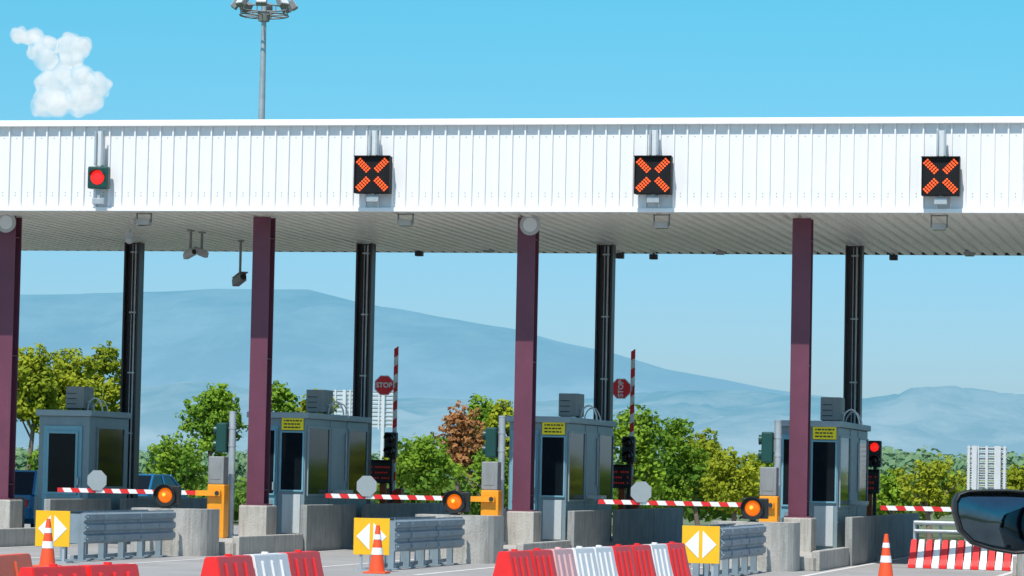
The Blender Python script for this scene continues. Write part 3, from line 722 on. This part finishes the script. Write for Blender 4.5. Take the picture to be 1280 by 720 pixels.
tree(796,502,645,76,86,l_grn,"bright green leafy tree close behind the canopy",13)
tree(840,516,645,78,89,l_grn,"bright green leafy tree close behind the canopy",14)
tree(876,534,640,62,93,l_yel,A,15)
tree(918,558,645,82,88,l_yel,"low yellow green bush beyond the lanes",16,name="bush")
tree(956,563,640,56,90,l_grn,"low green yellow bush beyond the lanes",17,name="bush")
tree(720,535,620,76,95,l_grn,B,18)
tree(1164,567,645,90,88,l_yel,"round yellow green bush beside the road",19,name="bush")
tree(1270,580,650,50,86,l_yel,"round yellow green bush beside the road",20,name="bush")
tree(1112,588,645,60,92,l_grn,"low green bush beside the road",21,name="bush")
tree(1226,610,652,60,80,l_grn,"low green bush beside the road",22,name="bush")
tree(1030,560,640,66,96,l_grn,B,23)
# far wood and undergrowth
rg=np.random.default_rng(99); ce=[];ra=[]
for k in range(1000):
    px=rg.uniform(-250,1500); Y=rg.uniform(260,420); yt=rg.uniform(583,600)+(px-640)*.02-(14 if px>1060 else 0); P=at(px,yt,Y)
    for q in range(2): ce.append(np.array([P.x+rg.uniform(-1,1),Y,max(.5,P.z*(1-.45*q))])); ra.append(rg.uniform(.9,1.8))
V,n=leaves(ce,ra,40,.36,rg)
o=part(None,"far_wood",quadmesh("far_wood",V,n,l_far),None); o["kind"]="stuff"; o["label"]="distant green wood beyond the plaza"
ce=[];ra=[]
for k in range(650):
    px=rg.uniform(-200,1450); Y=rg.uniform(93,110); P=at(px,rg.uniform(610,632),Y); ce.append(np.array([P.x,Y,max(.2,P.z)])); ra.append(rg.uniform(.3,.7))
V,n=leaves(ce,ra,230,.12,rg)
o=part(None,"undergrowth",quadmesh("undergrowth",V,n,l_drk),None); o["kind"]="stuff"; o["label"]="green undergrowth below the trees"
# ------------------------------------------------ cars
def car(label,loc,rz,paint,L=4.3,W=1.75,H=1.45,belt=.92,hood=.85,suv=False,group=None):
    t=thing("car",label,"car",loc,group,rz); hw=W/2; hl=L/2
    b=bmesh.new()
    prof=[(-hl,.35),(-hl-.02,.6),(-hl+.05,belt-.02),(-hl+.5,belt),(hl-1.25,belt),(hl-.25,hood-.1),(hl,.55),(hl-.02,.3),(hl-.3,.22),(-hl+.3,.22)]
    if suv: prof[2]=(-hl+.02,belt); 
    n=len(prof); rows=[]
    for x,sc in((-hw,.93),(-hw+.1,1),(hw-.1,1),(hw,.93)):
        rows.append([b.verts.new((x,y*(.985 if sc<1 else 1),.22+(z-.22)*(sc if z>.5 else 1))) for y,z in prof])
    for a,c in zip(rows[:-1],rows[1:]):
        for i in range(n): b.faces.new((a[i],a[(i+1)%n],c[(i+1)%n],c[i]))
    b.faces.new(rows[0]); b.faces.new(list(reversed(rows[-1])))
    mb=MB(); mb.bm(b,0)
    yb0,yf0=(-hl+.1,hl-1.15) ; yb1,yf1=((-hl+.35 if suv else -hl+.9),hl-1.95); tw=hw-.2
    vs=[(-hw+.04,yb0,belt-.03),(hw-.04,yb0,belt-.03),(hw-.04,yf0,belt-.03),(-hw+.04,yf0,belt-.03),(-tw,yb1,H),(tw,yb1,H),(tw,yf1,H),(-tw,yf1,H)]
    mb.add(vs,[(0,1,5,4),(1,2,6,5),(2,3,7,6),(3,0,4,7)],1)
    mb.box(-tw-.01,tw+.01,yb1-.02,yf1+.02,H-.02,H+.03,0,.015)
    for s in(-1,1):
        for (ya,yc) in((yb0,yb1),(yf0,yf1),((yb0+yf0)/2,(yb1+yf1)/2)):
            mb.cyl((s*(hw-.04),ya,belt-.02),(s*tw,yc,H),.035,n=6,mi=0)
    body=part(t,"body",mb,[paint,m_glass])
    for s in(-1,1):
        for y in(-hl+.8,hl-.85):
            wm=MB(); wm.cyl((s*(hw-.2),y,.31),(s*(hw+.01),y,.31),.31,n=24); wh=part(t,"wheel",wm,[m_tyre])
            wm=MB(); wm.cyl((s*(hw+.012),y,.31),(s*(hw+.02),y,.31),.19,n=16); part(wh,"rim",wm,[m_galv])
        lm=MB(); lm.box(s*(hw-.35)-.15,s*(hw-.35)+.15,hl-.06,hl+.01,.55,.68,0,.02); part(t,"headlight",lm,[m_slat])
        lm=MB(); lm.box(s*(hw-.25)-.12,s*(hw-.25)+.12,-hl-.03,-hl+.03,.62,.8,0,.02); part(t,"tail_light",lm,[m_red])
    return t
m_blue=M("blue_car_paint",(.02,.17,.36),.25,.2,.05)
m_dgrey=M("dark_car_paint",(.03,.035,.045),.25,.3,.05)
P=at(28,600,76.5); car("blue parked car beyond the first lane",(P.x,76.5,0),.1,m_blue,group="cars beyond the booths")
P=at(180,606,86); car("blue car driving away past the booth",(P.x,86,0),0,m_blue,H=1.4,group="cars beyond the booths")
# near vehicle whose door mirror shows
yaw=th
def camground(lat,D): return Vector((r0.x*lat-math.sin(th)*D, r0.y*lat+math.cos(th)*D,0))
sv=car("black tall car with its large door mirror showing",camground(2.55,7.6),yaw,m_dgrey,L=4.6,W=1.95,H=1.95,belt=1.22,hood=1.12,suv=True)
outl=[(1191,640),(1191,626),(1196,617),(1208,613),(1230,612),(1262,612),(1298,615),(1316,624),(1322,650),(1314,678),(1298,691),(1270,693),(1240,688),(1214,680),(1198,664)]
Ym=8.45
inv=Matrix.Rotation(-yaw,4,'Z')@Matrix.Translation(-camground(2.55,7.6))
lp=[inv@at(a,b,Ym) for a,b in outl]; cx=sum(p.x for p in lp)/len(lp); cz=sum(p.z for p in lp)/len(lp); cy=sum(p.y for p in lp)/len(lp)
def ringp(sc,dy,tilt=0.): return [(cx+(p.x-cx)*sc,cy+dy+(p.z-cz)*tilt,cz+(p.z-cz)*sc) for p in lp]
b=bmesh.new(); rows=[]
for sc,dy in((.90,.02),(.92,-.004),(.97,-.010),(1.0,-.002),(1.015,.02),(.98,.07),(.86,.12),(.6,.15)):
    rows.append([b.verts.new(v) for v in ringp(sc,dy)])
n=len(lp)
for a,c in zip(rows[:-1],rows[1:]):
    for i in range(n): b.faces.new((a[i],a[(i+1)%n],c[(i+1)%n],c[i]))
b.faces.new(rows[-1])
mb=MB(); mb.bm(b,0,True); mb.cyl((cx+.06,cy+.06,cz-.03),(-.9,cy+.08,cz-.12),.035,.05,12)
mh=part(sv,"door_mirror",mb,[m_black],"black door mirror housing")
m_mirror=M("mirror_glass",(.10,.14,.17),.03,1.0,.2,14)
mb=MB(); vs=[];fs=[]; scs=[.905,.78,.62,.45,.28,.12]
for sc in scs: vs+=ringp(sc,.016-.010*(1-(sc/.905)**2),.04*sc)
for k in range(len(scs)-1):
    for i in range(n): fs.append((k*n+i,k*n+(i+1)%n,(k+1)*n+(i+1)%n,(k+1)*n+i))
fs.append(tuple(range((len(scs)-1)*n,len(scs)*n)))
mb.add(vs,fs,0,True); part(mh,"mirror_glass",mb,[m_mirror])
